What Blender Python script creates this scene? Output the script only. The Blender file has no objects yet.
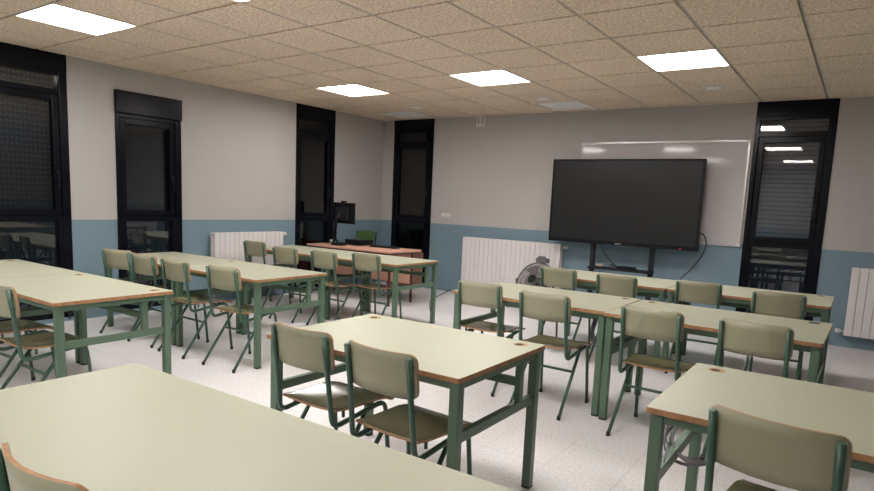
import bpy, bmesh, math, random
from mathutils import Vector, Matrix
random.seed(7)
PI = math.pi
scene = bpy.context.scene
COL = scene.collection

# ------------------------------------------------------------------ camera
def setup_camera():
    yaw, pitch, roll = 0.6018, -0.1318, 0.0427
    f = Vector((-math.sin(yaw) * math.cos(pitch), math.cos(yaw) * math.cos(pitch), math.sin(pitch)))
    r = Vector((math.cos(yaw), math.sin(yaw), 0.0))
    u = r.cross(f)
    r2 = r * math.cos(roll) + u * math.sin(roll)
    u2 = -r * math.sin(roll) + u * math.cos(roll)
    m = Matrix(((r2.x, u2.x, -f.x, 6.925), (r2.y, u2.y, -f.y, -8.286), (r2.z, u2.z, -f.z, 1.445), (0, 0, 0, 1)))
    cam = bpy.data.cameras.new('camera')
    o = bpy.data.objects.new('camera', cam)
    COL.objects.link(o)
    o.matrix_world = m
    cam.sensor_width = 36.0
    cam.lens = 611.8 / 874 * 36.0
    cam.shift_y = 37.26 / 874
    cam.clip_start = 0.02
    scene.camera = o
setup_camera()

# ------------------------------------------------------------------ night sky and exposure
LAMP = 13.0
w = bpy.data.worlds.new('night'); scene.world = w; w.use_nodes = True
bg = w.node_tree.nodes['Background']
bg.inputs[0].default_value = (0.35, 0.42, 0.6, 1); bg.inputs[1].default_value = 0.012
scene.view_settings.view_transform = 'Standard'
scene.view_settings.look = 'None'
scene.view_settings.gamma = 1
scene.view_settings.use_curve_mapping = False
scene.view_settings.exposure = 1.27
scene.cycles.use_denoising = True
scene.cycles.max_bounces = 8
scene.cycles.diffuse_bounces = 5
scene.cycles.sample_clamp_indirect = 6.0

# ------------------------------------------------------------------ materials
def mat(name, col, rough=0.6, metal=0.0, noise=None, bump=None, spec=0.5, coat=0.0, emit=None):
    m = bpy.data.materials.new(name); m.use_nodes = True
    nt = m.node_tree; b = nt.nodes['Principled BSDF']
    b.inputs['Base Color'].default_value = (*col, 1)
    b.inputs['Roughness'].default_value = rough
    b.inputs['Metallic'].default_value = metal
    b.inputs['Specular IOR Level'].default_value = spec
    b.inputs['Coat Weight'].default_value = coat
    b.inputs['Coat Roughness'].default_value = 0.12
    if emit:
        b.inputs['Emission Color'].default_value = (*emit[:3], 1); b.inputs['Emission Strength'].default_value = emit[3]
    if noise or bump:
        tc = nt.nodes.new('ShaderNodeTexCoord')
    if noise:      # (scale, detail, amount, colour2)
        n = nt.nodes.new('ShaderNodeTexNoise'); n.inputs['Scale'].default_value = noise[0]; n.inputs['Detail'].default_value = noise[1]
        nt.links.new(tc.outputs['Object'], n.inputs['Vector'])
        rp = nt.nodes.new('ShaderNodeValToRGB')
        rp.color_ramp.elements[0].position = 0.5 - noise[2]; rp.color_ramp.elements[1].position = 0.5 + noise[2]
        rp.color_ramp.elements[0].color = (*noise[3], 1); rp.color_ramp.elements[1].color = (*col, 1)
        nt.links.new(n.outputs['Fac'], rp.inputs[0]); nt.links.new(rp.outputs[0], b.inputs['Base Color'])
    if bump:       # (scale, strength)
        n2 = nt.nodes.new('ShaderNodeTexNoise'); n2.inputs['Scale'].default_value = bump[0]; n2.inputs['Detail'].default_value = 4
        nt.links.new(tc.outputs['Object'], n2.inputs['Vector'])
        bp = nt.nodes.new('ShaderNodeBump'); bp.inputs['Strength'].default_value = bump[1]; bp.inputs['Distance'].default_value = 0.01
        nt.links.new(n2.outputs['Fac'], bp.inputs['Height']); nt.links.new(bp.outputs[0], b.inputs['Normal'])
    return m

M = {}
M['laminate'] = mat('pale_green_laminate', (0.405, 0.41, 0.315), 0.42, spec=0.38, noise=(3, 3, 0.3, (0.385, 0.395, 0.295)))
M['ply_edge'] = mat('plywood_edge', (0.46, 0.25, 0.12), 0.5, noise=(40, 3, 0.25, (0.27, 0.13, 0.06)))
M['green'] = mat('green_enamel', (0.095, 0.16, 0.105), 0.36)
M['chair_green'] = mat('dark_green_enamel', (0.045, 0.10, 0.07), 0.33)
M['board'] = mat('beige_green_ply', (0.30, 0.29, 0.195), 0.40, noise=(6, 3, 0.3, (0.27, 0.26, 0.17)))
M['seat'] = mat('olive_ply', (0.235, 0.22, 0.125), 0.13, spec=0.6, noise=(7, 4, 0.3, (0.185, 0.17, 0.09)), coat=0.0)
M['rubber'] = mat('black_rubber', (0.02, 0.025, 0.02), 0.7)
M['raw_wood'] = mat('raw_wood', (0.42, 0.24, 0.10), 0.6)
M['hole'] = mat('dark_hole', (0.05, 0.035, 0.02), 0.8)
M['black'] = mat('black_plastic', (0.005, 0.005, 0.007), 0.35, spec=0.2)
M['matblack'] = mat('matt_black', (0.010, 0.010, 0.013), 0.6, spec=0.3)
M['screen'] = mat('dark_screen', (0.009, 0.0095, 0.0105), 0.28, spec=0.4)
M['frame'] = mat('anthracite_aluminium', (0.004, 0.0045, 0.008), 0.22, spec=0.18)
M['shutter'] = mat('grey_shutter', (0.23, 0.23, 0.30), 0.5)
M['shutter_plain'] = mat('dim_grey_shutter', (0.16, 0.145, 0.165), 0.6)
M['shutter_dark'] = mat('dark_grey_shutter', (0.09, 0.093, 0.115), 0.5)
M['shutter_gap'] = mat('shutter_joint', (0.08, 0.08, 0.10), 0.6)
def dotted_mat():      # slats with air slots; light coming through them is painted as pale dots
    m = mat('slot_light_shutter', (0.09, 0.09, 0.11), 0.5)
    nt = m.node_tree; b = nt.nodes['Principled BSDF']
    tc = nt.nodes.new('ShaderNodeTexCoord'); sp = nt.nodes.new('ShaderNodeSeparateXYZ'); nt.links.new(tc.outputs['Object'], sp.inputs[0])
    def lines(ax, pitch, width):
        d = nt.nodes.new('ShaderNodeMath'); d.operation = 'DIVIDE'; d.inputs[1].default_value = pitch; nt.links.new(sp.outputs[ax], d.inputs[0])
        f = nt.nodes.new('ShaderNodeMath'); f.operation = 'FRACT'; nt.links.new(d.outputs[0], f.inputs[0])
        l = nt.nodes.new('ShaderNodeMath'); l.operation = 'LESS_THAN'; l.inputs[1].default_value = width; nt.links.new(f.outputs[0], l.inputs[0])
        return l
    a, c = lines('X', 0.042, 0.42), lines('Z', 0.054, 0.3)
    mu = nt.nodes.new('ShaderNodeMath'); mu.operation = 'MULTIPLY'; nt.links.new(a.outputs[0], mu.inputs[0]); nt.links.new(c.outputs[0], mu.inputs[1])
    mx = nt.nodes.new('ShaderNodeMix'); mx.data_type = 'RGBA'; mx.inputs[6].default_value = (0.05, 0.052, 0.065, 1); mx.inputs[7].default_value = (0.22, 0.25, 0.28, 1)
    nt.links.new(mu.outputs[0], mx.inputs[0]); nt.links.new(mx.outputs[2], b.inputs['Base Color'])
    return m
M['shutter_dots'] = dotted_mat()
M['white'] = mat('white_enamel', (0.70, 0.66, 0.66), 0.35)
M['white_plastic'] = mat('white_plastic', (0.62, 0.60, 0.57), 0.4)
M['wboard'] = mat('whiteboard_enamel', (0.50, 0.48, 0.49), 0.07)
M['alu'] = mat('brushed_aluminium', (0.5, 0.5, 0.5), 0.35, 0.8)
M['chrome'] = mat('chrome', (0.6, 0.6, 0.6), 0.2, 1.0)
M['desk'] = mat('pink_beech', (0.60, 0.35, 0.27), 0.4, noise=(5, 3, 0.3, (0.56, 0.29, 0.20)))
M['desk_leg'] = mat('maroon_steel', (0.09, 0.025, 0.03), 0.4)
M['drawer_brown'] = mat('brown_wood', (0.20, 0.10, 0.06), 0.45, noise=(12, 3, 0.3, (0.15, 0.07, 0.04)))
M['green_plastic'] = mat('bright_green_plastic', (0.055, 0.12, 0.025), 0.45)
M['wire'] = mat('grey_wire', (0.15, 0.14, 0.15), 0.4, 0.3)
M['cable'] = mat('black_cable', (0.02, 0.02, 0.022), 0.5)
M['grey_cable'] = mat('grey_cable', (0.17, 0.15, 0.17), 0.5)
M['lamp_frame'] = mat('lamp_frame', (0.80, 0.74, 0.66), 0.4)
M['lamp'] = mat('lamp_diffuser', (0.9, 0.9, 0.88), 0.5, emit=(1.0, 0.975, 0.95, LAMP))
M['lamp_off'] = mat('unlit_diffuser', (0.82, 0.86, 0.85), 0.4)
M['speaker'] = mat('pale_grille', (0.85, 0.83, 0.78), 0.5)
M['runner'] = mat('ceiling_runner', (0.06, 0.042, 0.028), 0.6)
M['runner_light'] = mat('grey_runner', (0.52, 0.49, 0.45), 0.45)
M['red'] = mat('red_sticker', (0.35, 0.03, 0.03), 0.5)
M['grey_logo'] = mat('grey_badge', (0.25, 0.25, 0.26), 0.4)
M['pink_paper'] = mat('pale_pink_paper', (0.55, 0.42, 0.40), 0.7)

def ceiling_mat():
    m = mat('wood_wool_tile', (0.42, 0.30, 0.20), 0.9)
    nt = m.node_tree; b = nt.nodes['Principled BSDF']
    tc = nt.nodes.new('ShaderNodeTexCoord')
    n = nt.nodes.new('ShaderNodeTexNoise'); n.inputs['Scale'].default_value = 48; n.inputs['Detail'].default_value = 5; n.inputs['Roughness'].default_value = 0.7
    n3 = nt.nodes.new('ShaderNodeTexNoise'); n3.inputs['Scale'].default_value = 1.2; n3.inputs['Detail'].default_value = 2
    nt.links.new(tc.outputs['Object'], n.inputs['Vector']); nt.links.new(tc.outputs['Object'], n3.inputs['Vector'])
    rp = nt.nodes.new('ShaderNodeValToRGB')
    rp.color_ramp.elements[0].position = 0.34; rp.color_ramp.elements[0].color = (0.50, 0.38, 0.27, 1)
    rp.color_ramp.elements[1].position = 0.62; rp.color_ramp.elements[1].color = (0.96, 0.81, 0.65, 1)
    nt.links.new(n.outputs['Fac'], rp.inputs[0])
    mx = nt.nodes.new('ShaderNodeMix'); mx.data_type = 'RGBA'; mx.blend_type = 'MULTIPLY'; mx.inputs[0].default_value = 0.18
    nt.links.new(rp.outputs[0], mx.inputs[6]); nt.links.new(n3.outputs['Fac'], mx.inputs[7])
    nt.links.new(mx.outputs[2], b.inputs['Base Color'])
    bp = nt.nodes.new('ShaderNodeBump'); bp.inputs['Strength'].default_value = 0.5; bp.inputs['Distance'].default_value = 0.01
    nt.links.new(n.outputs['Fac'], bp.inputs['Height']); nt.links.new(bp.outputs[0], b.inputs['Normal'])
    return m
M['ceiling'] = ceiling_mat()

WAIST = 1.09
def wall_mat():      # two paints on one wall, meeting at the waist line
    m = mat('two_tone_paint', (0.5, 0.5, 0.5), 0.55)
    nt = m.node_tree; b = nt.nodes['Principled BSDF']
    geo = nt.nodes.new('ShaderNodeNewGeometry'); sp = nt.nodes.new('ShaderNodeSeparateXYZ')
    nt.links.new(geo.outputs['Position'], sp.inputs[0])
    gt = nt.nodes.new('ShaderNodeMath'); gt.operation = 'GREATER_THAN'; gt.inputs[1].default_value = WAIST
    nt.links.new(sp.outputs['Z'], gt.inputs[0])
    n = nt.nodes.new('ShaderNodeTexNoise'); n.inputs['Scale'].default_value = 1.6; n.inputs['Detail'].default_value = 3
    nt.links.new(geo.outputs['Position'], n.inputs['Vector'])
    a = nt.nodes.new('ShaderNodeMix'); a.data_type = 'RGBA'
    a.inputs[6].default_value = (0.405, 0.385, 0.37, 1); a.inputs[7].default_value = (0.435, 0.415, 0.40, 1)
    c = nt.nodes.new('ShaderNodeMix'); c.data_type = 'RGBA'
    c.inputs[6].default_value = (0.155, 0.235, 0.285, 1); c.inputs[7].default_value = (0.17, 0.25, 0.30, 1)
    nt.links.new(n.outputs['Fac'], a.inputs[0]); nt.links.new(n.outputs['Fac'], c.inputs[0])
    mx = nt.nodes.new('ShaderNodeMix'); mx.data_type = 'RGBA'
    nt.links.new(gt.outputs[0], mx.inputs[0]); nt.links.new(c.outputs[2], mx.inputs[6]); nt.links.new(a.outputs[2], mx.inputs[7])
    nt.links.new(mx.outputs[2], b.inputs['Base Color'])
    return m
M['wall'] = wall_mat()

def floor_mat():
    m = mat('pale_terrazzo', (0.6, 0.55, 0.55), 0.3)
    nt = m.node_tree; b = nt.nodes['Principled BSDF']
    tc = nt.nodes.new('ShaderNodeTexCoord')
    n = nt.nodes.new('ShaderNodeTexNoise'); n.inputs['Scale'].default_value = 55; n.inputs['Detail'].default_value = 4
    nt.links.new(tc.outputs['Object'], n.inputs['Vector'])
    rp = nt.nodes.new('ShaderNodeValToRGB')
    rp.color_ramp.elements[0].position = 0.35; rp.color_ramp.elements[0].color = (0.67, 0.635, 0.64, 1)
    rp.color_ramp.elements[1].position = 0.6; rp.color_ramp.elements[1].color = (0.80, 0.77, 0.775, 1)
    nt.links.new(n.outputs['Fac'], rp.inputs[0])
    br = nt.nodes.new('ShaderNodeTexBrick'); br.offset = 0.0; br.inputs['Scale'].default_value = 1.0
    br.inputs['Brick Width'].default_value = 0.4; br.inputs['Row Height'].default_value = 0.4; br.inputs['Mortar Size'].default_value = 0.0025
    br.inputs['Mortar Smooth'].default_value = 0.2
    nt.links.new(tc.outputs['Object'], br.inputs['Vector'])
    nt.links.new(rp.outputs[0], br.inputs['Color1']); nt.links.new(rp.outputs[0], br.inputs['Color2'])
    br.inputs['Mortar'].default_value = (0.60, 0.565, 0.565, 1)
    nt.links.new(br.outputs['Color'], b.inputs['Base Color'])
    return m
M['floor'] = floor_mat()

def glass_mat():
    m = bpy.data.materials.new('window_glass'); m.use_nodes = True
    nt = m.node_tree; nt.nodes.clear()
    out = nt.nodes.new('ShaderNodeOutputMaterial'); mx = nt.nodes.new('ShaderNodeMixShader')
    tr = nt.nodes.new('ShaderNodeBsdfTransparent'); gl = nt.nodes.new('ShaderNodeBsdfGlossy'); fr = nt.nodes.new('ShaderNodeFresnel')
    fr.inputs[0].default_value = 1.75
    tr.inputs[0].default_value = (0.75, 0.78, 0.8, 1); gl.inputs['Roughness'].default_value = 0.015
    nt.links.new(fr.outputs[0], mx.inputs[0]); nt.links.new(tr.outputs[0], mx.inputs[1]); nt.links.new(gl.outputs[0], mx.inputs[2])
    nt.links.new(mx.outputs[0], out.inputs[0])
    return m
M['glass'] = glass_mat()

# ------------------------------------------------------------------ mesh helpers
def box(bm, x0, x1, y0, y1, z0, z1, mi=0, bev=0.0):
    vs = [bm.verts.new((x, y, z)) for z in (z0, z1) for y in (y0, y1) for x in (x0, x1)]
    fs = []
    for idx in ((0, 2, 3, 1), (4, 5, 7, 6), (0, 1, 5, 4), (2, 6, 7, 3), (0, 4, 6, 2), (1, 3, 7, 5)):
        fc = bm.faces.new([vs[i] for i in idx]); fc.material_index = mi; fs.append(fc)
    if bev > 0:
        es = list({e for fc in fs for e in fc.edges})
        bmesh.ops.bevel(bm, geom=es, offset=bev, segments=2, affect='EDGES', profile=0.6)
    return fs

def smooth_path(pts, fillet=0.04, n=5):
    P = [Vector(p) for p in pts]; out = [P[0]]
    for i in range(1, len(P) - 1):
        a = P[i - 1] - P[i]; b = P[i + 1] - P[i]
        fa = min(fillet, a.length * 0.45); fb = min(fillet, b.length * 0.45)
        s = P[i] + a.normalized() * fa; e = P[i] + b.normalized() * fb
        for k in range(n + 1):
            t = k / n
            out.append(s * (1 - t) ** 2 + P[i] * 2 * t * (1 - t) + e * t * t)
    out.append(P[-1])
    return out

def tube(bm, pts, r, seg=10, fillet=0.04, mi=0, closed=False, n=5):
    path = [Vector(p) for p in pts] if (fillet == 0) else smooth_path(pts, fillet, n)
    rings = []; up = None
    N = len(path)
    for i, p in enumerate(path):
        if closed: t = path[(i + 1) % N] - path[i - 1]
        else: t = (path[min(i + 1, N - 1)] - path[max(i - 1, 0)])
        t.normalize()
        if up is None:
            up = Vector((0, 0, 1)) if abs(t.z) < 0.9 else Vector((0, 1, 0))
        up = (up - t * up.dot(t)); up.normalize()
        sd = t.cross(up)
        rings.append([bm.verts.new(p + (up * math.cos(2 * PI * k / seg) + sd * math.sin(2 * PI * k / seg)) * r) for k in range(seg)])
    for i in range(N if closed else N - 1):
        A, B = rings[i], rings[(i + 1) % N]
        for k in range(seg):
            fc = bm.faces.new((A[k], A[(k + 1) % seg], B[(k + 1) % seg], B[k])); fc.smooth = True; fc.material_index = mi
    if not closed:
        for rg in (rings[0], rings[-1]):
            fc = bm.faces.new(rg); fc.material_index = mi

def lathe(bm, prof, c=(0, 0, 0), seg=24, mi=0, axis='z'):
    rings = []
    for (r, h) in prof:
        rg = []
        for k in range(seg):
            a = 2 * PI * k / seg
            if axis == 'z': v = (c[0] + r * math.cos(a), c[1] + r * math.sin(a), c[2] + h)
            elif axis == 'y': v = (c[0] + r * math.cos(a), c[1] + h, c[2] + r * math.sin(a))
            else: v = (c[0] + h, c[1] + r * math.cos(a), c[2] + r * math.sin(a))
            rg.append(bm.verts.new(v))
        rings.append(rg)
    for i in range(len(rings) - 1):
        for k in range(seg):
            fc = bm.faces.new((rings[i][k], rings[i][(k + 1) % seg], rings[i + 1][(k + 1) % seg], rings[i + 1][k])); fc.smooth = True; fc.material_index = mi
    for rg in (rings[0], rings[-1]):
        fc = bm.faces.new(rg); fc.material_index = mi

def sheet(bm, fn, us, vs, thick_fn, top_mi=0, edge_mi=1):
    """a curved sheet with real thickness: fn(u,v)->front point, thick_fn(u,v)->offset vector"""
    A = [[bm.verts.new(fn(u, v)) for v in vs] for u in us]
    B = [[bm.verts.new(Vector(fn(u, v)) + Vector(thick_fn(u, v))) for v in vs] for u in us]
    nu, nv = len(us), len(vs)
    for i in range(nu - 1):
        for j in range(nv - 1):
            f1 = bm.faces.new((A[i][j], A[i + 1][j], A[i + 1][j + 1], A[i][j + 1])); f1.smooth = True; f1.material_index = top_mi
            f2 = bm.faces.new((B[i][j], B[i][j + 1], B[i + 1][j + 1], B[i + 1][j])); f2.smooth = True; f2.material_index = top_mi
    for i in range(nu - 1):
        for j in (0, nv - 1):
            fc = bm.faces.new((A[i][j], A[i + 1][j], B[i + 1][j], B[i][j])); fc.material_index = edge_mi
    for j in range(nv - 1):
        for i in (0, nu - 1):
            fc = bm.faces.new((A[i][j], A[i][j + 1], B[i][j + 1], B[i][j])); fc.material_index = edge_mi

def obj(name, bm, mats, parent=None, label=None):
    bmesh.ops.recalc_face_normals(bm, faces=bm.faces[:])
    me = bpy.data.meshes.new(name); bm.to_mesh(me); bm.free()
    for m in (mats if isinstance(mats, (list, tuple)) else [mats]): me.materials.append(M[m])
    o = bpy.data.objects.new(name, me); COL.objects.link(o)
    if parent: o.parent = parent
    if label: o['label'] = label
    return o

def B(*boxes, bev=0.0):
    bm = bmesh.new()
    for b in boxes: box(bm, *b, bev=bev)
    return bm

def thing(name, label, cat, loc=(0, 0, 0), rotz=0.0, group=None):
    o = bpy.data.objects.new(name, None); COL.objects.link(o)
    o.empty_display_size = 0.1
    o.location = loc; o.rotation_euler = (0, 0, rotz)
    o['label'] = label; o['category'] = cat
    if group: o['group'] = group
    return o

def tag(o, label, cat, group=None):
    o['label'] = label; o['category'] = cat
    if group: o['group'] = group
    return o

def struct(name, bm, mats, parent=None):
    o = obj(name, bm, mats, parent)
    if not parent: o['kind'] = 'structure'
    return o

def copy_tree(o, parent=None):
    c = o.copy(); COL.objects.link(c)
    if parent: c.parent = parent
    for ch in list(o.children): copy_tree(ch, c)
    return c

# ------------------------------------------------------------------ room shell
H = 2.773; XR = 9.35; YF = -10.6; T = 0.3
TILE = 0.65682
GX = [-0.12271 + TILE * i for i in range(0, 16)]
GY = [-0.13911 - TILE * i for i in range(-1, 18)]
struct('floor', B((-T, XR + T, YF - T, T, -0.12, 0.0)), 'floor')

WIN_L = [(-5.932, -5.127, 2.773), (-4.635, -3.835, 2.52), (-1.99, -1.195, 2.773)]      # y0, y1, top
WIN_B = [(0.235, 1.055, 2.773), (5.742, 6.565, 2.773)]                                  # x0, x1, top
def wall_bands(spans, a, b):
    """rectangles (s0,s1,z0,z1) filling a..b around the openings"""
    out = []; cur = a
    for s0, s1, top in sorted(spans):
        out.append((cur, s0, 0, H + 0.05)); out.append((s0, s1, 0, 0.045))
        if top < H - 0.01: out.append((s0, s1, top, H + 0.05))
        cur = s1
    out.append((cur, b, 0, H + 0.05))
    return out
bm = bmesh.new()
for s0, s1, z0, z1 in wall_bands(WIN_L, YF - T, T): box(bm, -T, 0, s0, s1, z0, z1)
struct('wall_left', bm, 'wall')
bm = bmesh.new()
for s0, s1, z0, z1 in wall_bands(WIN_B, 0, XR): box(bm, s0, s1, 0, T, z0, z1)
struct('wall_back', bm, 'wall')
struct('wall_right', B((XR, XR + T, YF, T, 0, H + 0.05)), 'wall')
struct('wall_front', B((0, XR, YF - T, YF, 0, H + 0.05)), 'wall')

# suspended ceiling: tiles with shadow gaps over runners
LIT = [(i, j) for i in (-7, -2, 3) for j in (-4, -1, 2)]
UNLIT = [(6, -5), (6, -1)]
def cell(i, j):      # row i towards the back wall, column j to the right
    x0 = 3.8182 + TILE * j; y0 = -4.73684 + TILE * i
    return x0, x0 + TILE, y0, y0 + TILE
bm = bmesh.new()
skip = set(LIT + UNLIT)
for i in range(-9, 8):
    for j in range(-6, 9):
        if (i, j) in skip: continue
        x0, x1, y0, y1 = cell(i, j)
        x0 = max(x0 + 0.011, 0.0); x1 = min(x1 - 0.011, XR); y0 = max(y0 + 0.011, YF); y1 = min(y1 - 0.011, 0.0)
        if x1 - x0 < 0.02 or y1 - y0 < 0.02: continue
        box(bm, x0, x1, y0, y1, H, H + 0.03, bev=0.003)
struct('ceiling', bm, 'ceiling')
struct('ceiling_slab', B((0, XR, YF, 0, H + 0.032, H + 0.06)), 'runner')
bpy.data.objects['ceiling_slab'].name = 'trim_1'
bm = bmesh.new()
for j in range(-5, 9):
    x = 3.8182 + TILE * j
    if 0 < x < XR: box(bm, x + 0.002, x + 0.010, YF, 0, H - 0.003, H + 0.03)
struct('trim_2', bm, 'runner_light')

# ------------------------------------------------------------------ windows
def make_window(name, length, top, loc, rotz, transom=True, protrude=False, shut='shutter'):
    root = bpy.data.objects.new(name, None); COL.objects.link(root); root['kind'] = 'structure'
    root.location = loc; root.rotation_euler = (0, 0, rotz)
    L = length; h = L / 2; z0 = 0.045
    head = top - (0.245 if protrude else 0.17)
    # outer frame
    fb = 0.05
    bm = bmesh.new()
    box(bm, -h, -h + fb, -0.012, 0.09, z0, head, bev=0.004); box(bm, h - fb - 0.03, h, -0.012, 0.09, z0, head, bev=0.004)
    box(bm, -h + fb, h - fb - 0.03, 0.0, 0.09, z0, z0 + 0.06); box(bm, -h + fb, h - fb - 0.03, 0.0, 0.09, head - 0.04, head)
    box(bm, -h + fb, h - fb - 0.03, -0.004, 0.09, 1.07, 1.13)
    if transom: box(bm, -h + fb, h - fb - 0.03, -0.004, 0.09, 2.37, 2.42)
    obj('window_frame', bm, 'frame', root)
    # shutter box over the frame
    if protrude: obj('shutter_box', B((-h - 0.003, h + 0.003, -0.035, 0.12, head, top), bev=0.008), 'frame', root)
    else: obj('shutter_box', B((-h, h, -0.018, 0.12, head, top), bev=0.006), 'frame', root)
    xi0, xi1 = -h + fb, h - fb - 0.03
    mt = 2.37 if transom else head - 0.04
    # opening sash
    s = 0.065
    bm = bmesh.new()
    box(bm, xi0 + 0.005, xi0 + s, 0.0, 0.07, 1.135, mt - 0.005, bev=0.005); box(bm, xi1 - s, xi1 - 0.005, 0.0, 0.07, 1.135, mt - 0.005, bev=0.005)
    box(bm, xi0 + s, xi1 - s, 0.002, 0.07, 1.135, 1.20, bev=0.003); box(bm, xi0 + s, xi1 - s, 0.002, 0.07, mt - 0.07, mt - 0.005, bev=0.003)
    sash = obj('sash', bm, 'frame', root)
    obj('window_pane', B((xi0 + s, xi1 - s, 0.036, 0.042, 1.19, mt - 0.06)), 'glass', sash)
    bm = bmesh.new()
    box(bm, xi1 - s + 0.015, xi1 - s + 0.045, -0.012, 0.0, 1.52, 1.60, bev=0.003); box(bm, xi1 - s + 0.02, xi1 - s + 0.04, -0.035, -0.022, 1.43, 1.585, bev=0.004)
    box(bm, xi1 - s + 0.022, xi1 - s + 0.038, -0.025, -0.01, 1.555, 1.58)
    obj('window_handle', bm, 'black', sash)
    obj('window_pane', B((xi0, xi1, 0.036, 0.042, z0 + 0.06, 1.07)), 'glass', root)
    bm = bmesh.new()
    bx = 0.05
    box(bm, xi0, xi0 + bx, -0.008, 0.05, z0 + 0.06, 1.07); box(bm, xi1 - bx, xi1, -0.008, 0.05, z0 + 0.06, 1.07)
    obj('lower_frame', bm, 'frame', root)
    if transom:
        obj('window_pane', B((xi0, xi1, 0.036, 0.042, 2.42, head - 0.04)), 'glass', root)
    # roller shutter hanging outside, stopping above the lower pane
    bm = bmesh.new(); z = head - 0.02; k = 0
    while z > 1.12:
        box(bm, xi0 - 0.02, xi1 + 0.02, 0.112, 0.124, z - 0.042, z, bev=0.004)
        box(bm, xi0 - 0.02, xi1 + 0.02, 0.121, 0.124, z - 0.054, z - 0.042, 1)
        z -= 0.054; k += 1
    obj('roller_shutter', bm, [shut, 'shutter_gap'], root)
    return root
for n, (a, b, top) in enumerate(WIN_L):
    make_window('window_%d' % (n + 1), b - a, top, (0, (a + b) / 2, 0), PI / 2, transom=(n != 1), protrude=(n == 1), shut=('shutter_dots', 'shutter_dark', 'shutter_plain')[n])
for n, (a, b, top) in enumerate(WIN_B):
    make_window('window_%d' % (n + 4), b - a, top, ((a + b) / 2, 0, 0), 0, shut=('shutter_plain', 'shutter')[n])

# ------------------------------------------------------------------ ceiling lamps
def lamp(i, j, lit, label, group):
    x0, x1, y0, y1 = cell(i, j)
    t = thing('ceiling_lamp', label, 'ceiling light', ((x0 + x1) / 2, (y0 + y1) / 2, H), 0, group)
    a = TILE / 2 - 0.004; f = 0.012
    bm = bmesh.new()
    for bb in ((-a, a, -a, -a + f), (-a, a, a - f, a), (-a, -a + f, -a + f, a - f), (a - f, a, -a + f, a - f)):
        box(bm, bb[0], bb[1], bb[2], bb[3], -0.004, 0.03)
    obj('lamp_frame', bm, 'lamp_frame', t)
    obj('lamp_diffuser', B((-a + f, a - f, -a + f, a - f, 0.022, 0.03)), 'lamp' if lit else 'lamp_off', t)
    return t
where = {(-2, -4): 'lit square ceiling lamp at the top left above the left window',
         (-2, -1): 'lit square ceiling lamp cut off by the top edge, only its corner showing',
         (3, -4): 'lit square ceiling lamp farthest back on the left, before the third window',
         (3, -1): 'lit square ceiling lamp in the middle of the ceiling above the central tables',
         (3, 2): 'lit square ceiling lamp on the right in front of the whiteboard'}
for i, j in LIT:
    if (i, j) in where: lamp(i, j, True, where[(i, j)], 'lit ceiling lamps')
    elif i == -2: lamp(i, j, True, 'lit square ceiling lamp over the right front table, just above the frame', 'lit ceiling lamps')
    else: lamp(i, j, True, {-4: 'leftmost of the three lit ceiling lamps behind the camera', -1: 'middle one of the three lit ceiling lamps behind the camera', 2: 'rightmost of the three lit ceiling lamps behind the camera, reflected in the window'}[j], 'lit ceiling lamps')
lamp(6, -5, False, 'unlit grey square ceiling lamp above the narrow window in the far corner', 'unlit ceiling lamps')
lamp(6, -1, False, 'unlit grey square ceiling lamp by the back wall above the left of the whiteboard', 'unlit ceiling lamps')

for x, y, lab in ((1.52, -1.125, 'small round white ceiling speaker beside the unlit lamp in the far left corner'),
                  (3.49, -1.125, 'small round white ceiling speaker in front of the unlit lamp near the whiteboard'),
                  (5.46, -1.125, 'small round white ceiling speaker at the right, above the big screen edge')):
    bm = bmesh.new(); lathe(bm, [(0.02, -0.014), (0.085, -0.012), (0.105, -0.006), (0.11, 0.0), (0.11, 0.01)], (0, 0, 0), 28)
    t = thing('ceiling_speaker', lab, 'ceiling speaker', (x, y, H), 0, 'round ceiling speakers')
    obj('speaker_rim', bm, 'white_plastic', t)
    bm = bmesh.new(); lathe(bm, [(0.01, -0.018), (0.07, -0.016), (0.075, -0.012)], (0, 0, 0), 24)
    obj('speaker_grille', bm, 'speaker', t)

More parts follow.
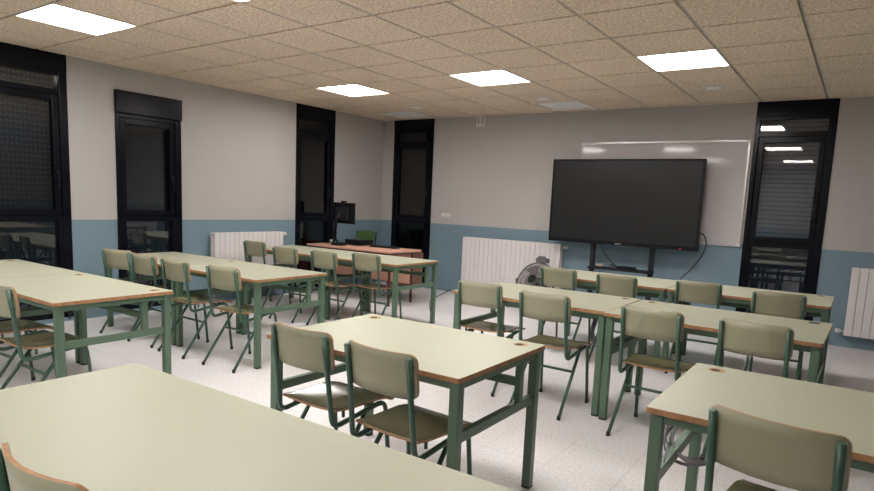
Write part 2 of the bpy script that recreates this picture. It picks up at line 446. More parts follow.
# ------------------------------------------------------------------ tables
def make_table(x0, x1, y0, y1, label, group=None, rot=0.0, grommets=('l', 'r'), caps=()):
    cx, cy = (x0 + x1) / 2, (y0 + y1) / 2; a = (x1 - x0) / 2; d = (y1 - y0) / 2
    t = thing('school_table', label, 'table', (cx, cy, 0), rot, group)
    bm = bmesh.new()
    c = 0.012      # clipped, softened corners
    ring = []
    for sx, sy in ((-1, -1), (1, -1), (1, 1), (-1, 1)):
        for k in range(4):
            ang = {(-1, -1): PI, (1, -1): 1.5 * PI, (1, 1): 0.0, (-1, 1): 0.5 * PI}[(sx, sy)] + k / 3 * PI / 2
            ring.append((sx * (a - c) + c * math.cos(ang), sy * (d - c) + c * math.sin(ang)))
    top = [bm.verts.new((x, y, 0.75)) for x, y in ring]; tin = [bm.verts.new((x * (1 - .0015 / a), y * (1 - .0015 / d), 0.7512)) for x, y in ring]
    low = [bm.verts.new((x, y, 0.729)) for x, y in ring]
    n = len(ring)
    fc = bm.faces.new(tin); fc.material_index = 0
    fc = bm.faces.new(low[::-1]); fc.material_index = 0
    for i in range(n):
        fc = bm.faces.new((low[i], low[(i + 1) % n], top[(i + 1) % n], top[i])); fc.material_index = 1
        fc = bm.faces.new((top[i], top[(i + 1) % n], tin[(i + 1) % n], tin[i])); fc.material_index = 1
    tt = obj('tabletop', bm, ['laminate', 'ply_edge'], t)
    for g in grommets:
        gx = (-a + 0.10) if g == 'l' else (a - 0.10)
        bm = bmesh.new(); lathe(bm, [(0.005, 0.0), (0.033, 0.0), (0.036, 0.0006), (0.036, -0.002)], (gx, d - 0.085, 0.7518), 20)
        if g in caps: obj('grommet_cap', bm, 'black', tt, 'black plastic cap')
        else:
            gr = obj('grommet', bm, 'raw_wood', tt)
            bm = bmesh.new(); lathe(bm, [(0.003, 0.0), (0.021, 0.0), (0.021, -0.001)], (gx - 0.004, d - 0.089, 0.7526), 18)
            obj('grommet_hole', bm, 'hole', gr)
    L = 0.045; ins = 0.02
    xa, ya = a - 0.013, d - ins
    for sx in (-1, 1):
        for sy in (-1, 1):
            X0, X1 = sorted((sx * xa, sx * (xa - L))); Y0, Y1 = sorted((sy * ya, sy * (ya - L)))
            lg = obj('leg', B((X0, X1, Y0, Y1, 0.012, 0.729), bev=0.004), 'green', t)
            obj('foot_cap', B((X0 + 0.001, X1 - 0.001, Y0 + 0.001, Y1 - 0.001, 0.0, 0.013)), 'rubber', lg)
        X0, X1 = sorted((sx * (xa - 0.01), sx * (xa - 0.04)))
        obj('side_rail', B((X0, X1, -ya + L, ya - L, 0.455, 0.50), bev=0.003), 'green', t)
        obj('side_strut', B((X0, X1, ya - 0.20, ya - 0.16, 0.50, 0.69), bev=0.003), 'green', t)
    bm = bmesh.new()
    box(bm, -xa + L, xa - L, -ya + 0.008, -ya + 0.034, 0.692, 0.729); box(bm, -xa + L, xa - L, ya - 0.034, ya - 0.008, 0.692, 0.729)
    for sx in (-1, 1):
        X0, X1 = sorted((sx * (xa - 0.008), sx * (xa - 0.034))); box(bm, X0, X1, -ya + L, ya - L, 0.692, 0.729)
    obj('apron', bm, 'green', t)
    obj('cross_beam', B((-xa + 0.04, xa - 0.04, ya - 0.195, ya - 0.165, 0.575, 0.615), bev=0.003), 'green', t)
    return t

GL, GR = 'paired tables of the left rows', 'paired tables of the right rows'
make_table(4.586, 6.40, -7.69, -6.99, 'large pale green table across the bottom left corner, nearest the camera', None, 0, ())
make_table(4.52, 5.678, -6.285, -5.475, 'pale green table in the centre with two chairs on its near side')
make_table(6.358, 7.61, -6.11, -5.285, 'pale green table at the right front with cables hanging under its left end', None, 0, ('l',))
make_table(4.30, 5.555, -4.25, -3.43, 'left table of the joined pair behind the central table', GR, 0, ('r',))
make_table(5.562, 6.825, -4.30, -3.46, 'right table of the joined pair behind the central table, with a black grommet cap', GR, -0.02, ('l', 'r'), ('r',))
make_table(4.265, 5.515, -2.575, -1.76, 'left table of the farthest right-hand row, in front of the big screen', GR, 0, ())
make_table(5.522, 6.785, -2.575, -1.76, 'right table of the farthest right-hand row, in front of the narrow window', GR, 0, ('r',))
make_table(1.775, 3.035, -6.63, -5.85, 'right table of the nearest left-hand pair, its end legs fully in view', GL)
make_table(0.52, 1.768, -6.63, -5.85, 'left table of the nearest left-hand pair, against the wide dark window', GL, 0, ('l',))
make_table(1.755, 2.935, -5.065, -4.255, 'right table of the middle left-hand pair, in front of the white radiator', GL, 0, ())
make_table(0.51, 1.749, -5.065, -4.255, 'left table of the middle left-hand pair, against the second window', GL, 0, ('r',))
make_table(1.773, 2.855, -3.15, -2.33, 'right table of the farthest left-hand pair, in front of the pink teacher desk', GL, 0, ())
make_table(0.335, 1.767, -3.15, -2.33, 'left table of the farthest left-hand pair, by the third window', GL, 0, ())

# ------------------------------------------------------------------ chairs
def make_chair():
    t = thing('school_chair', 'x', 'chair')
    # moulded seat
    W, D = 0.188, 0.20
    def sw(v): return 1.0
    us = [-1, -0.97, -0.9, -0.75, -0.5, -0.2, 0.2, 0.5, 0.75, 0.9, 0.97, 1]
    vs = [-1, -0.97, -0.9, -0.75, -0.45, -0.1, 0.25, 0.55, 0.78, 0.92, 0.98, 1]
    def corner(u, v):
        r = 0.24      # fraction of the half size that is rounded
        def lim(q):
            q = abs(q)
            if q < 1 - r: return 1.0
            s = (q - (1 - r)) / r
            return 1 - r + r * math.sqrt(max(0.0, 1 - s * s))
        return u * (lim(v) * 0.5 + 0.5) if abs(v) > abs(u) else u, v * (lim(u) * 0.5 + 0.5) if abs(u) > abs(v) else v
    def seat_pt(u, v):
        cu, cv = corner(u, v)
        x = cu * W * (1.0 + 0.04 * v); y = cv * D + 0.035
        z = 0.474 - 0.012 * (1 - u * u) * (1 - ((v + 0.25) / 1.25) ** 2 if v < 1 else 1) - (0.022 * ((v - 0.55) / 0.45) ** 2 if v > 0.55 else 0) + (0.008 * ((-v - 0.6) / 0.4) ** 2 if v < -0.6 else 0)
        return (x, y, z)
    bm = bmesh.new(); sheet(bm, seat_pt, us, vs, lambda u, v: (0, 0, -0.011)); obj('seat', bm, ['seat', 'ply_edge'], t)
    # curved backrest
    W2, Hh, R = 0.192, 0.095, 0.034
    def back_pt(u, v):
        x = u * W2
        k = abs(x) - (W2 - R)
        hh = Hh if k <= 0 else (Hh - R) + math.sqrt(max(0, R * R - k * k))
        z = 0.756 + v * hh
        y = -0.176 - 0.045 * (1 - u * u) - 0.115 * (z - 0.62)
        return (x, y, z)
    us2 = [-1, -0.985, -0.95, -0.9, -0.85, -0.7, -0.5, -0.25, 0, 0.25, 0.5, 0.7, 0.85, 0.9, 0.95, 0.985, 1]
    bm = bmesh.new(); sheet(bm, back_pt, us2, [-1, -0.5, 0, 0.5, 1], lambda u, v: (0.0, -0.011, 0)); obj('backrest', bm, ['board', 'ply_edge'], t)
    for s in (-1, 1):
        x = s * 0.180
        bm = bmesh.new()
        xt = s * 0.172
        tube(bm, [(xt, -0.237, 0.836), (xt, -0.206, 0.62), (x, -0.182, 0.400), (x, 0.13, 0.440), (x, 0.155, 0.440)], 0.0125, 10, 0.05)
        for z in (0.715, 0.80): lathe(bm, [(0.008, 0), (0.008, 0.022)], (xt, -0.232 + 0.115 * (0.80 - z), z), 8, 0, 'y')
        for y in (-0.10, 0.10): lathe(bm, [(0.008, 0), (0.008, 0.03)], (x * 0.93, y, 0.430), 8)
        obj('side_tube', bm, 'chair_green', t)
        bm = bmesh.new(); tube(bm, [(x, 0.12, 0.439), (x, 0.185, 0.434), (x * 1.05, 0.228, 0.012)], 0.0115, 10, 0.05); lg = obj('leg', bm, 'chair_green', t)
        bm = bmesh.new(); lathe(bm, [(0.0135, 0.0), (0.0135, 0.02), (0.0118, 0.028)], (x * 1.05, 0.228, 0), 10); obj('foot_cap', bm, 'rubber', lg)
        bm = bmesh.new(); tube(bm, [(x, 0.04, 0.425), (x * 1.06, -0.265, 0.012)], 0.0115, 10, 0.02); lg = obj('leg', bm, 'chair_green', t)
        bm = bmesh.new(); lathe(bm, [(0.0135, 0.0), (0.0135, 0.02), (0.0118, 0.028)], (x * 1.06, -0.265, 0), 10); obj('foot_cap', bm, 'rubber', lg)
    bm = bmesh.new(); tube(bm, [(-0.186, -0.060, 0.295), (0.186, -0.060, 0.295)], 0.010, 10, 0); obj('crossbar', bm, 'chair_green', t)
    bm = bmesh.new(); tube(bm, [(-0.18, 0.10, 0.434), (0.18, 0.10, 0.434)], 0.009, 10, 0); obj('crossbar', bm, 'chair_green', t)
    return t

CF, CA, CB, CL, CM, CD = ('chairs at the central table', 'chairs at the right joined pair', 'chairs at the farthest right row',
                          'chairs at the nearest left pair', 'chairs at the middle left pair', 'chairs at the farthest left pair')
CHAIRS = [
    (4.865, -6.15, -1.1, 'left of the two green chairs pushed up to the central table, with shiny seat', CF),
    (5.38, -6.19, -3.7, 'right of the two green chairs pushed up to the central table', CF),
    (4.565, -4.065, 1.0, 'leftmost green chair at the joined pair behind the central table', CA),
    (5.175, -4.20, -1.3, 'second green chair from the left behind the central table, its legs fully in view', CA),
    (5.93, -4.27, -3.0, 'green chair at the table seam, right of centre, with a scuff on its backrest', CA),
    (6.51, -4.28, -5.0, 'rightmost green chair at the joined pair, just behind the right front table', CA),
    (4.525, -2.46, -3.0, 'leftmost green chair of the farthest right row, beside the fan', CB),
    (5.13, -2.55, -1.7, 'second green chair of the farthest right row, below the middle of the screen', CB),
    (5.80, -2.40, 0.5, 'third green chair of the farthest right row, below the right edge of the screen', CB),
    (6.44, -2.61, 0.4, 'rightmost green chair of the farthest right row, in front of the dark window', CB),
    (6.81, -6.055, -9.0, 'large green chair at the bottom right, nearest the camera at the right table', None),
    (0.93, -4.95, 12.0, 'leftmost green chair at the middle left pair, by the second window', CM),
    (1.48, -4.97, 1.0, 'second green chair from the left at the middle left pair', CM),
    (2.025, -4.99, -0.9, 'third green chair from the left at the middle left pair, overlapping the second', CM),
    (2.67, -4.98, 2.5, 'rightmost green chair at the middle left pair, nearest its end legs', CM),
    (0.60, -3.00, 2.0, 'leftmost green chair of the farthest left pair, in front of the radiator', CD),
    (1.50, -3.29, 1.1, 'second green chair from the left at the farthest left pair', CD),
    (2.09, -3.25, -1.0, 'third green chair from the left at the farthest left pair', CD),
    (2.50, -3.03, 2.4, 'rightmost green chair of the farthest left pair, before the pink desk panel', CD),
    (2.74, -6.58, 0.0, 'green chair at the left edge of the photo, nearest the end of the left table', CL),
    (2.18, -6.56, 2.0, 'green chair partly cut off at the left edge, behind the nearer one', CL),
    (5.515, -7.51, 0.5, 'green chair at the bottom left corner, only the top of its backrest showing', None),
]
def scuff(chair):      # pale curved scratch on the back of one backrest
    bm = bmesh.new()
    tube(bm, [(-0.052, -0.2495, 0.772), (-0.047, -0.2520, 0.785), (-0.046, -0.2535, 0.800)], 0.0022, 6, 0.005)
    obj('scuff_mark', bm, 'white_plastic', chair, 'pale scuff')
proto = None
for n, (x, y, ang, lab, grp) in enumerate(CHAIRS):
    if proto is None: proto = make_chair(); c = proto
    else: c = copy_tree(proto)
    c.location = (x, y, 0); c.rotation_euler = (0, 0, math.radians(ang)); c['label'] = lab
    if grp: c['group'] = grp
    elif 'group' in c: del c['group']
    if n == 4: scuffed = c
scuff(scuffed)

# ------------------------------------------------------------------ radiators
def make_radiator(loc, rotz, n, pitch, z0, z1, label, valve):
    t = thing('radiator', label, 'radiator', loc, rotz, None)
    me = None
    for k in range(n):
        x = -n * pitch / 2 + k * pitch
        if me is None:
            bm = bmesh.new()
            box(bm, 0.002, pitch - 0.002, -0.125, -0.112, z0, z1, bev=0.003)
            box(bm, pitch / 2 - 0.012, pitch / 2 + 0.012, -0.112, -0.035, z0 + 0.02, z1 - 0.02)
            box(bm, 0.006, pitch - 0.006, -0.110, -0.095, z0 + 0.02, z1 - 0.02); box(bm, 0.004, pitch - 0.004, -0.035, -0.028, z0, z1)
            box(bm, 0.001, pitch - 0.001, -0.112, -0.045, z1 - 0.035, z1 - 0.004, bev=0.006); box(bm, 0.001, pitch - 0.001, -0.10, -0.045, z0 + 0.02, z0 + 0.06)
            s = obj('radiator_section', bm, 'white', t); me = s.data
        else:
            s = bpy.data.objects.new('radiator_section', me); COL.objects.link(s); s.parent = t
        s.location = (x, 0, 0)
    e = n * pitch / 2
    bm = bmesh.new()
    for s_ in (-1, 1): box(bm, s_ * e * 0.8 - 0.015, s_ * e * 0.8 + 0.015, -0.05, -0.002, z1 - 0.12, z1 - 0.09)
    obj('wall_bracket', bm, 'white', t)
    side, zz = valve
    bm = bmesh.new(); lathe(bm, [(0.012, 0), (0.012, 0.03), (0.024, 0.032), (0.026, 0.075), (0.018, 0.085)] if side > 0 else [(0.012, 0), (0.012, -0.03), (0.024, -0.032), (0.026, -0.075), (0.018, -0.085)], (side * e, -0.075, zz), 14, 0, 'x')
    obj('valve', bm, 'white_plastic', t)
    bm = bmesh.new(); tube(bm, [(side * (e + 0.03), -0.075, zz), (side * (e + 0.03), -0.002, zz)], 0.008, 8, 0); obj('pipe', bm, 'chrome', t)
    bm = bmesh.new(); lathe(bm, [(0.01, 0), (0.01, -side * 0.03), (0.006, -side * 0.04)], (-side * e, -0.075, z1 - 0.03), 10, 0, 'x'); obj('bleed_plug', bm, 'chrome', t)
    return t
make_radiator((0, -2.885, 0), PI / 2, 15, 0.0755, 0.16, 0.925, 'white sectional radiator on the left wall below the blue paint line', (1, 0.89))
make_radiator((2.60, 0, 0), 0, 21, 0.0786, 0.15, 0.915, 'long white sectional radiator on the back wall behind the fan', (1, 0.875))
make_radiator((7.515, 0, 0), 0, 16, 0.08, 0.15, 0.915, 'white sectional radiator cut off by the right edge of the photo', (-1, 0.19))

# ------------------------------------------------------------------ whiteboard and big screen
t = thing('whiteboard', 'wide glossy whiteboard on the back wall behind the big screen', 'whiteboard', (4.657, 0, 1.695))
hw, hh = 1.058, 0.643
obj('writing_surface', B((-hw + 0.02, hw - 0.02, -0.026, -0.004, -hh + 0.02, hh - 0.02)), 'wboard', t)
bm = bmesh.new()
for bb in ((-hw, hw, -hh, -hh + 0.022), (-hw, hw, hh - 0.022, hh), (-hw, -hw + 0.022, -hh + 0.022, hh - 0.022), (hw - 0.022, hw, -hh + 0.022, hh - 0.022)):
    box(bm, bb[0], bb[1], -0.034, 0.0, bb[2], bb[3])
obj('board_frame', bm, 'alu', t)
for sx in (-1, 1):
    for sz in (-1, 1):
        obj('corner_cap', B((min(sx * hw, sx * (hw - 0.04)) - 0.003, max(sx * hw, sx * (hw - 0.04)) + 0.003, -0.038, -0.0345, min(sz * hh, sz * (hh - 0.04)), max(sz * hh, sz * (hh - 0.04)))), 'white_plastic', t)

t = thing('interactive_display', 'huge black flat screen on a wheeled stand in front of the whiteboard', 'screen', (4.305, -0.32, 0))
x0, x1, z0, z1 = -0.985, 0.985, 0.975, 2.093
obj('housing', B((x0, x1, 0.008, 0.085, z0, z1), bev=0.006), 'black', t)
bm = bmesh.new(); f = 0.026
for bb in ((x0, x1, z0, z0 + 0.05), (x0, x1, z1 - f, z1), (x0, x0 + f, z0 + 0.05, z1 - f), (x1 - f, x1, z0 + 0.05, z1 - f)):
    box(bm, bb[0], bb[1], -0.004, 0.01, bb[2], bb[3], bev=0.002)
bz = obj('bezel', bm, 'black', t)
obj('screen_panel', B((x0 + f, x1 - f, 0.001, 0.009, z0 + 0.05, z1 - f)), 'screen', t)
obj('badge', B((-0.04, 0.04, -0.0055, -0.004, z0 + 0.012, z0 + 0.028)), 'grey_logo', bz, 'small grey badge')
obj('sticker', B((0.77, 0.80, -0.0055, -0.004, z0 + 0.008, z0 + 0.022)), 'red', bz, 'small red sticker')
for x in (-0.37, 0.42):
    c = obj('stand_post', B((x - 0.03, x + 0.03, 0.09, 0.14, 0.12, 1.75), bev=0.004), 'matblack', t)
    ft = obj('stand_foot', B((x - 0.03, x + 0.03, -0.16, 0.25, 0.07, 0.12), bev=0.005), 'matblack', t)
    for yy in (-0.12, 0.21):
        bm = bmesh.new(); lathe(bm, [(0.01, -0.015), (0.033, -0.015), (0.035, 0), (0.033, 0.015), (0.01, 0.015)], (x, yy, 0.035), 16, 0, 'x'); obj('caster', bm, 'rubber', ft)
obj('stand_shelf', B((-0.38, 0.45, -0.03, 0.20, 0.64, 0.665), bev=0.004), 'matblack', t)
obj('cross_bar', B((-0.34, 0.39, 0.095, 0.135, 0.16, 0.20)), 'matblack', t)
obj('mounting_plate', B((-0.50, 0.55, 0.085, 0.092, 1.2, 1.75)), 'matblack', t)
bm = bmesh.new(); tube(bm, [(0.97, 0.05, 1.20), (1.04, 0.03, 1.19), (1.085, 0.02, 1.08), (1.06, 0.02, 0.95), (0.94, 0.05, 0.76), (0.80, 0.15, 0.62), (0.6, 0.2, 0.3), (0.45, 0.19, 0.15)], 0.008, 8, 0.08)
obj('power_cable', bm, 'cable', t)
bm = bmesh.new(); tube(bm, [(-0.25, 0.05, 0.99), (-0.19, 0.03, 0.86), (-0.05, 0.04, 0.72), (0.0, 0.05, 0.69)], 0.007, 8, 0.06)
obj('signal_cable', bm, 'cable', t)
bx = thing('media_box', 'small dark box with cables on the shelf below the big screen', 'box', (4.42, -0.24, 0.6655))
obj('box_body', B((-0.11, 0.11, -0.07, 0.07, 0.0, 0.035), bev=0.005), 'black', bx)
bm = bmesh.new(); tube(bm, [(-0.11, 0.0, 0.02), (-0.18, -0.03, 0.05), (-0.24, 0.0, 0.03), (-0.19, 0.05, 0.02), (-0.11, 0.03, 0.02)], 0.006, 8, 0.03); obj('cable', bm, 'cable', bx)
pr = bmesh.new()
for k in range(7):
    a = k * 0.9; 
    tube(pr, [(0.04 * math.cos(a), 0.03 * math.sin(a), 0.008), (0.05 * math.cos(a + 1.2), 0.035 * math.sin(a + 1.2), 0.03 + 0.004 * k), (0.04 * math.cos(a + 2.6), 0.03 * math.sin(a + 2.6), 0.012)], 0.006, 6, 0.03)
o = obj('cable_bundle', pr, 'pink_paper'); o.location = (4.06, -0.26, 0.667); tag(o, 'pale tangle of cable on the left of the shelf below the screen', 'cable')

# light switch and sensor box
t = thing('light_switch', 'small white double light switch on the back wall above the blue paint', 'light switch', (1.355, 0, 1.237))
obj('switch_plate', B((-0.085, 0.085, -0.008, 0, -0.03, 0.03), bev=0.002), 'white_plastic', t)
for s in (-0.04, 0.04): obj('rocker', B((s - 0.032, s + 0.032, -0.012, -0.008, -0.022, 0.022)), 'white_plastic', t)
t = thing('wall_sensor', 'small white box with dark slots high on the back wall under the ceiling', 'wall sensor', (1.945, 0, 2.685))
obj('sensor_body', B((-0.075, 0.075, -0.05, 0, -0.075, 0.082), bev=0.006), 'white_plastic', t)
for s in (-0.035, 0.035): obj('slot', B((s - 0.008, s + 0.008, -0.052, -0.05, -0.03, 0.055)), 'grey_logo', t)

# ------------------------------------------------------------------ teacher's corner
t = thing('teacher_desk', 'pink beech teacher desk with maroon legs in the far left corner', 'desk', (0.985, -1.575, 0))
obj('desktop', B((-0.79, 0.79, -0.36, 0.36, 0.725, 0.75), bev=0.003), 'desk', t)
obj('modesty_panel', B((-0.74, 0.74, 0.16, 0.178, 0.27, 0.69)), 'desk', t)
for sx in (-1, 1):
    for y in (-0.30, 0.20):
        obj('leg', B((sx * 0.745 - 0.014, sx * 0.745 + 0.014, y - 0.014, y + 0.014, 0, 0.70), bev=0.003), 'desk_leg', t)
bm = bmesh.new(); box(bm, -0.72, 0.72, -0.315, -0.285, 0.69, 0.725)
for sx in (-1, 1): box(bm, sx * 0.74 - 0.015, sx * 0.74 + 0.015, -0.28, 0.34, 0.70, 0.725)
obj('desk_frame', bm, 'desk_leg', t)
db = obj('drawer_box', B((0.30, 0.72, 0.19, 0.50, 0.21, 0.70), bev=0.003), 'drawer_brown', t, 'brown wooden drawer box')
for k in range(3):
    dr = obj('drawer_front', B((0.305, 0.715, 0.501, 0.514, 0.22 + 0.16 * k, 0.37 + 0.16 * k), bev=0.003), 'drawer_brown', db)

# monitor seen from behind, with a webcam on top
t = thing('monitor', 'black monitor on a stand seen from behind on the teacher desk', 'monitor', (0.42, -1.50, 0.75), math.radians(-7))
obj('screen_shell', B((-0.11, 0.34, -0.02, 0.03, 0.31, 0.62), bev=0.006), 'black', t)
obj('rear_bulge', B((-0.02, 0.26, -0.05, -0.02, 0.36, 0.55), bev=0.012), 'matblack', t)
bm = bmesh.new(); tube(bm, [(-0.03, -0.05, 0.02), (-0.02, -0.05, 0.30), (0.05, -0.035, 0.45)], 0.026, 10, 0.08); obj('stand_neck', bm, 'black', t)
obj('stand_base', B((-0.13, 0.11, -0.13, 0.07, 0.0, 0.02), bev=0.006), 'black', t)
t2 = thing('webcam', 'small black webcam clipped on the top edge of the monitor', 'webcam', (0.525, -1.51, 1.372), math.radians(-7))
obj('camera_body', B((-0.05, 0.05, -0.02, 0.02, 0.0, 0.026), bev=0.008), 'black', t2)
obj('clip', B((-0.02, 0.02, -0.035, -0.015, -0.02, 0.008), bev=0.002), 'black', t2)
# clutter on the desk
t = thing('desk_phone', 'black desk phone beside the foot of the monitor', 'phone', (0.66, -1.74, 0.75), 0.3)
bm = bmesh.new(); box(bm, -0.09, 0.09, -0.08, 0.08, 0, 0.045, bev=0.01); obj('phone_base', bm, 'black', t)
bm = bmesh.new(); tube(bm, [(-0.06, -0.07, 0.055), (-0.065, 0, 0.085), (-0.06, 0.07, 0.055)], 0.018, 10, 0.05); obj('handset', bm, 'black', t)
t = thing('small_speaker', 'small white desktop speaker left of the monitor foot', 'speaker', (0.44, -1.66, 0.75))
obj('speaker_body', B((-0.024, 0.024, -0.025, 0.025, 0, 0.065), bev=0.009), 'white_plastic', t)
bm = bmesh.new(); lathe(bm, [(0.004, 0), (0.016, 0), (0.016, -0.002)], (0, -0.025, 0.036), 14, 0, 'y'); obj('speaker_cone', bm, 'black', t)
t = thing('small_speaker', 'small white desktop speaker right of the monitor foot', 'speaker', (0.52, -1.70, 0.75))
obj('speaker_body', B((-0.024, 0.024, -0.025, 0.025, 0, 0.065), bev=0.009), 'white_plastic', t)
bm = bmesh.new(); lathe(bm, [(0.004, 0), (0.016, 0), (0.016, -0.002)], (0, -0.025, 0.036), 14, 0, 'y'); obj('speaker_cone', bm, 'black', t)
t = thing('desktop_computer', 'low black desktop computer case lying on the teacher desk', 'computer', (0.74, -1.42, 0.75), -0.05)
obj('computer_case', B((-0.13, 0.17, -0.14, 0.16, 0.006, 0.085), bev=0.006), 'black', t)
obj('front_panel', B((-0.12, 0.16, 0.16, 0.166, 0.012, 0.08)), 'matblack', t)
t = thing('keyboard', 'flat black keyboard on the teacher desk behind the computer case', 'keyboard', (1.26, -1.42, 0.75), 0.1)
obj('keyboard_body', B((-0.22, 0.22, -0.07, 0.07, 0, 0.02), bev=0.005), 'black', t)
bm = bmesh.new()
for r in range(4):
    for c_ in range(13): box(bm, -0.205 + c_ * 0.0316, -0.178 + c_ * 0.0316, -0.058 + r * 0.03, -0.034 + r * 0.03, 0.02, 0.026)
obj('keys', bm, 'matblack', t)
# green office chair behind the desk
t = thing('teacher_chair', 'bright green plastic chair behind the teacher desk', 'chair', (0.235, -0.90, 0), PI)
bm = bmesh.new()
sheet(bm, lambda u, v: (u * 0.19 * (1 - 0.08 * max(0, v)), -0.2 - 0.03 * (1 - u * u) - 0.04 * v, 0.76 + v * 0.165 - 0.03 * (abs(u) ** 4) * (v > 0.9)), [-1, -0.9, -0.7, -0.35, 0, 0.35, 0.7, 0.9, 1], [-1, -0.5, 0, 0.5, 0.85, 1], lambda u, v: (0, -0.012, 0), 0, 0)
obj('backrest', bm, 'green_plastic', t)
bm = bmesh.new()
sheet(bm, lambda u, v: (u * 0.2, v * 0.2, 0.45 - 0.012 * (1 - u * u)), [-1, -0.6, -0.2, 0.2, 0.6, 1], [-1, -0.5, 0, 0.5, 1], lambda u, v: (0, 0, -0.012), 0, 0)
obj('seat', bm, 'green_plastic', t)
for s in (-1, 1):
    bm = bmesh.new(); tube(bm, [(s * 0.2, -0.255, 0.91), (s * 0.2, -0.21, 0.45), (s * 0.2, -0.25, 0.0)], 0.012, 8, 0.05); obj('leg', bm, 'black', t)
    bm = bmesh.new(); tube(bm, [(s * 0.19, -0.20, 0.425), (s * 0.19, 0.16, 0.425), (s * 0.20, 0.23, 0.0)], 0.012, 8, 0.05); obj('leg', bm, 'black', t)

# ------------------------------------------------------------------ floor fan
t = thing('floor_fan', 'grey wire floor fan tilted upward in front of the back radiator', 'fan', (3.23, -0.50, 0), math.radians(-12))
Rf = 0.285; C0 = Vector((0, 0, 0.40)); tilt = math.radians(28)
ax = Vector((0, -math.cos(tilt), math.sin(tilt))); e1 = Vector((1, 0, 0)); e2 = ax.cross(e1) * -1
def fp(r, a, h): return C0 + e1 * (r * math.cos(a)) + e2 * (r * math.sin(a)) + ax * h
bm = bmesh.new()
for hgt, rr in ((0.075, 0.10), (0.07, 0.19), (0.05, 0.26), (0.0, Rf), (-0.05, 0.26), (-0.07, 0.17)):
    tube(bm, [fp(rr, 2 * PI * k / 36, hgt) for k in range(36)], 0.0045 if rr < Rf else 0.009, 6, 0, closed=True)
for k in range(60):
    a = 2 * PI * k / 60
    tube(bm, [fp(0.06, a, 0.078), fp(0.19, a, 0.07), fp(0.26, a, 0.05), fp(Rf, a, 0.0), fp(0.26, a, -0.05), fp(0.12, a, -0.075)], 0.0028, 5, 0)
obj('guard', bm, 'wire', t)
bm = bmesh.new()
for k in range(3):
    a0 = 2 * PI * k / 3
    P = []
    for i in range(5):
        for j in range(4):
            r = 0.05 + 0.2 * i / 4; a = a0 + (0.9 * j / 3 - 0.45) * (0.5 + 0.5 * i / 4); P.append(fp(r, a, 0.022 - 0.044 * j / 3))
    vv = [bm.verts.new(p) for p in P]; vb = [bm.verts.new(p - ax * 0.003) for p in P]
    for i in range(4):
        for j in range(3):
            q = [i * 4 + j, i * 4 + j + 1, (i + 1) * 4 + j + 1, (i + 1) * 4 + j]
            bm.faces.new([vv[z] for z in q]); bm.faces.new([vb[z] for z in q[::-1]])
obj('fan_blades', bm, 'wire', t)
bm = bmesh.new()
rg = []
for h_, rr in ((0.082, 0.03), (0.084, 0.058), (0.078, 0.062)):
    rg.append([bm.verts.new(fp(rr, 2 * PI * k / 20, h_)) for k in range(20)])
for i in range(2):
    for k in range(20): bm.faces.new((rg[i][k], rg[i][(k + 1) % 20], rg[i + 1][(k + 1) % 20], rg[i + 1][k]))
bm.faces.new(rg[0])
obj('hub_badge', bm, 'black', t)
bm = bmesh.new()
rg = []
for h_, rr in ((-0.03, 0.06), (-0.05, 0.085), (-0.15, 0.085), (-0.18, 0.05)):
    rg.append([bm.verts.new(fp(rr, 2 * PI * k / 20, h_)) for k in range(20)])
for i in range(3):
    for k in range(20): bm.faces.new((rg[i][k], rg[i][(k + 1) % 20], rg[i + 1][(k + 1) % 20], rg[i + 1][k]))
bm.faces.new(rg[0]); bm.faces.new(rg[-1])
obj('motor', bm, 'black', t)
bm = bmesh.new(); tube(bm, [(-0.32, 0.0, 0.40), (-0.32, 0.02, 0.03), (0.32, 0.02, 0.03), (0.32, 0.0, 0.40)], 0.012, 8, 0.08)
tube(bm, [(-0.30, -0.2, 0.012), (-0.30, 0.22, 0.012)], 0.012, 8, 0); tube(bm, [(0.30, -0.2, 0.012), (0.30, 0.22, 0.012)], 0.012, 8, 0)
obj('fan_stand', bm, 'matblack', t)
bm = bmesh.new(); tube(bm, [(-0.03, 0.13, 0.67), (-0.03, 0.10, 0.735), (0.09, 0.10, 0.735), (0.09, 0.13, 0.67)], 0.016, 8, 0.03); box(bm, -0.06, 0.12, 0.08, 0.16, 0.66, 0.72, bev=0.008)
obj('carry_handle', bm, 'wire', t)

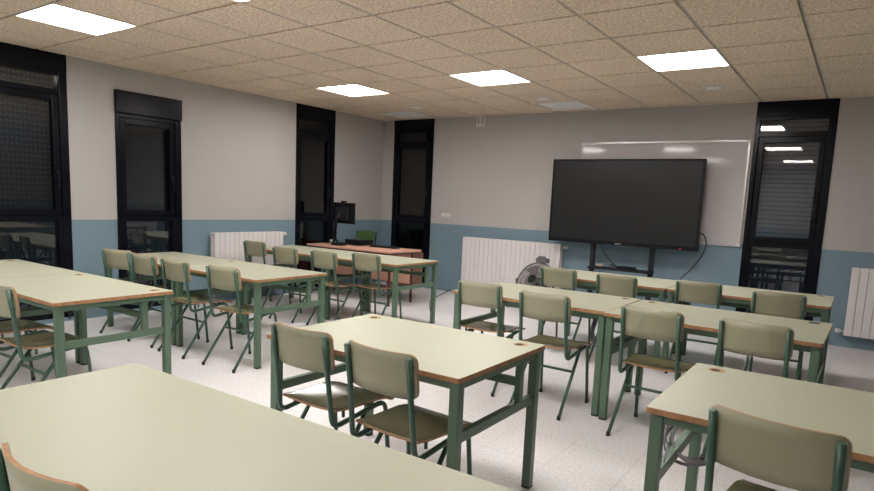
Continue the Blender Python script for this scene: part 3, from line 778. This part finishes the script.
# ------------------------------------------------------------------ loose cables
bm = bmesh.new(); tube(bm, [(2.5, -1.95, 0.006), (1.90, -1.15, 0.006), (1.69, -0.67, 0.006), (1.52, -0.15, 0.006), (1.50, -0.02, 0.03)], 0.006, 8, 0.25)
tag(obj('floor_cable', bm, 'cable'), 'thin black cable crossing the floor to the back wall', 'cable')
bm = bmesh.new()
for k in range(6):
    c0 = Vector((6.465 + 0.008 * (k % 3), -5.76 + 0.012 * k, 0.535 + 0.010 * (k % 4))); ra = 0.085 + 0.011 * k; tw = 0.25 * (k - 2.5)
    pts = [c0 + Vector((ra * math.cos(a) * 0.95 + 0.02 * math.sin(a), 0.05 * math.sin(a + tw), (ra * 0.78) * math.sin(a) + tw * 0.03 * math.cos(a))) for a in [2 * PI * q / 24 for q in range(24)]]
    tube(bm, pts, 0.004, 6, 0, closed=True)
tube(bm, [(6.52, -5.70, 0.60), (6.50, -5.72, 0.69), (6.56, -5.6, 0.70)], 0.004, 6, 0.03)
tube(bm, [(6.40, -5.90, 0.54), (6.402, -6.03, 0.44), (6.44, -6.03, 0.20), (6.45, -6.0, 0.006), (6.6, -5.8, 0.006)], 0.004, 6, 0.04)
tag(obj('cable_bundle', bm, 'grey_cable'), 'coiled grey cable bundle hanging under the left end of the right table', 'cable')
bm = bmesh.new()
for k in range(4):
    c0 = Vector((5.30, -3.62 + 0.012 * k, 0.50)); rr = 0.07 + 0.02 * k
    pts = [c0 + Vector((rr * 0.6 * math.cos(a), 0.03 * math.sin(3 * a), rr * 1.3 * math.sin(a))) for a in [2 * PI * q / 18 for q in range(18)]]
    tube(bm, pts, 0.006, 6, 0, closed=True)
tag(obj('cable_bundle', bm, 'grey_cable'), 'coiled cable hanging under the joined tables behind the second chair', 'cable')
bm = bmesh.new()
for k in range(3):
    c0 = Vector((1.90, -6.03, 0.52)); rr = 0.05 + 0.015 * k
    pts = [c0 + Vector((rr * 0.9 * math.cos(a), 0.02 * math.sin(2 * a), rr * 1.3 * math.sin(a))) for a in [2 * PI * q / 18 for q in range(18)]]
    tube(bm, pts, 0.006, 6, 0, closed=True)
tag(obj('cable_bundle', bm, 'cable'), 'dark looped cable hanging under the nearest left table', 'cable')
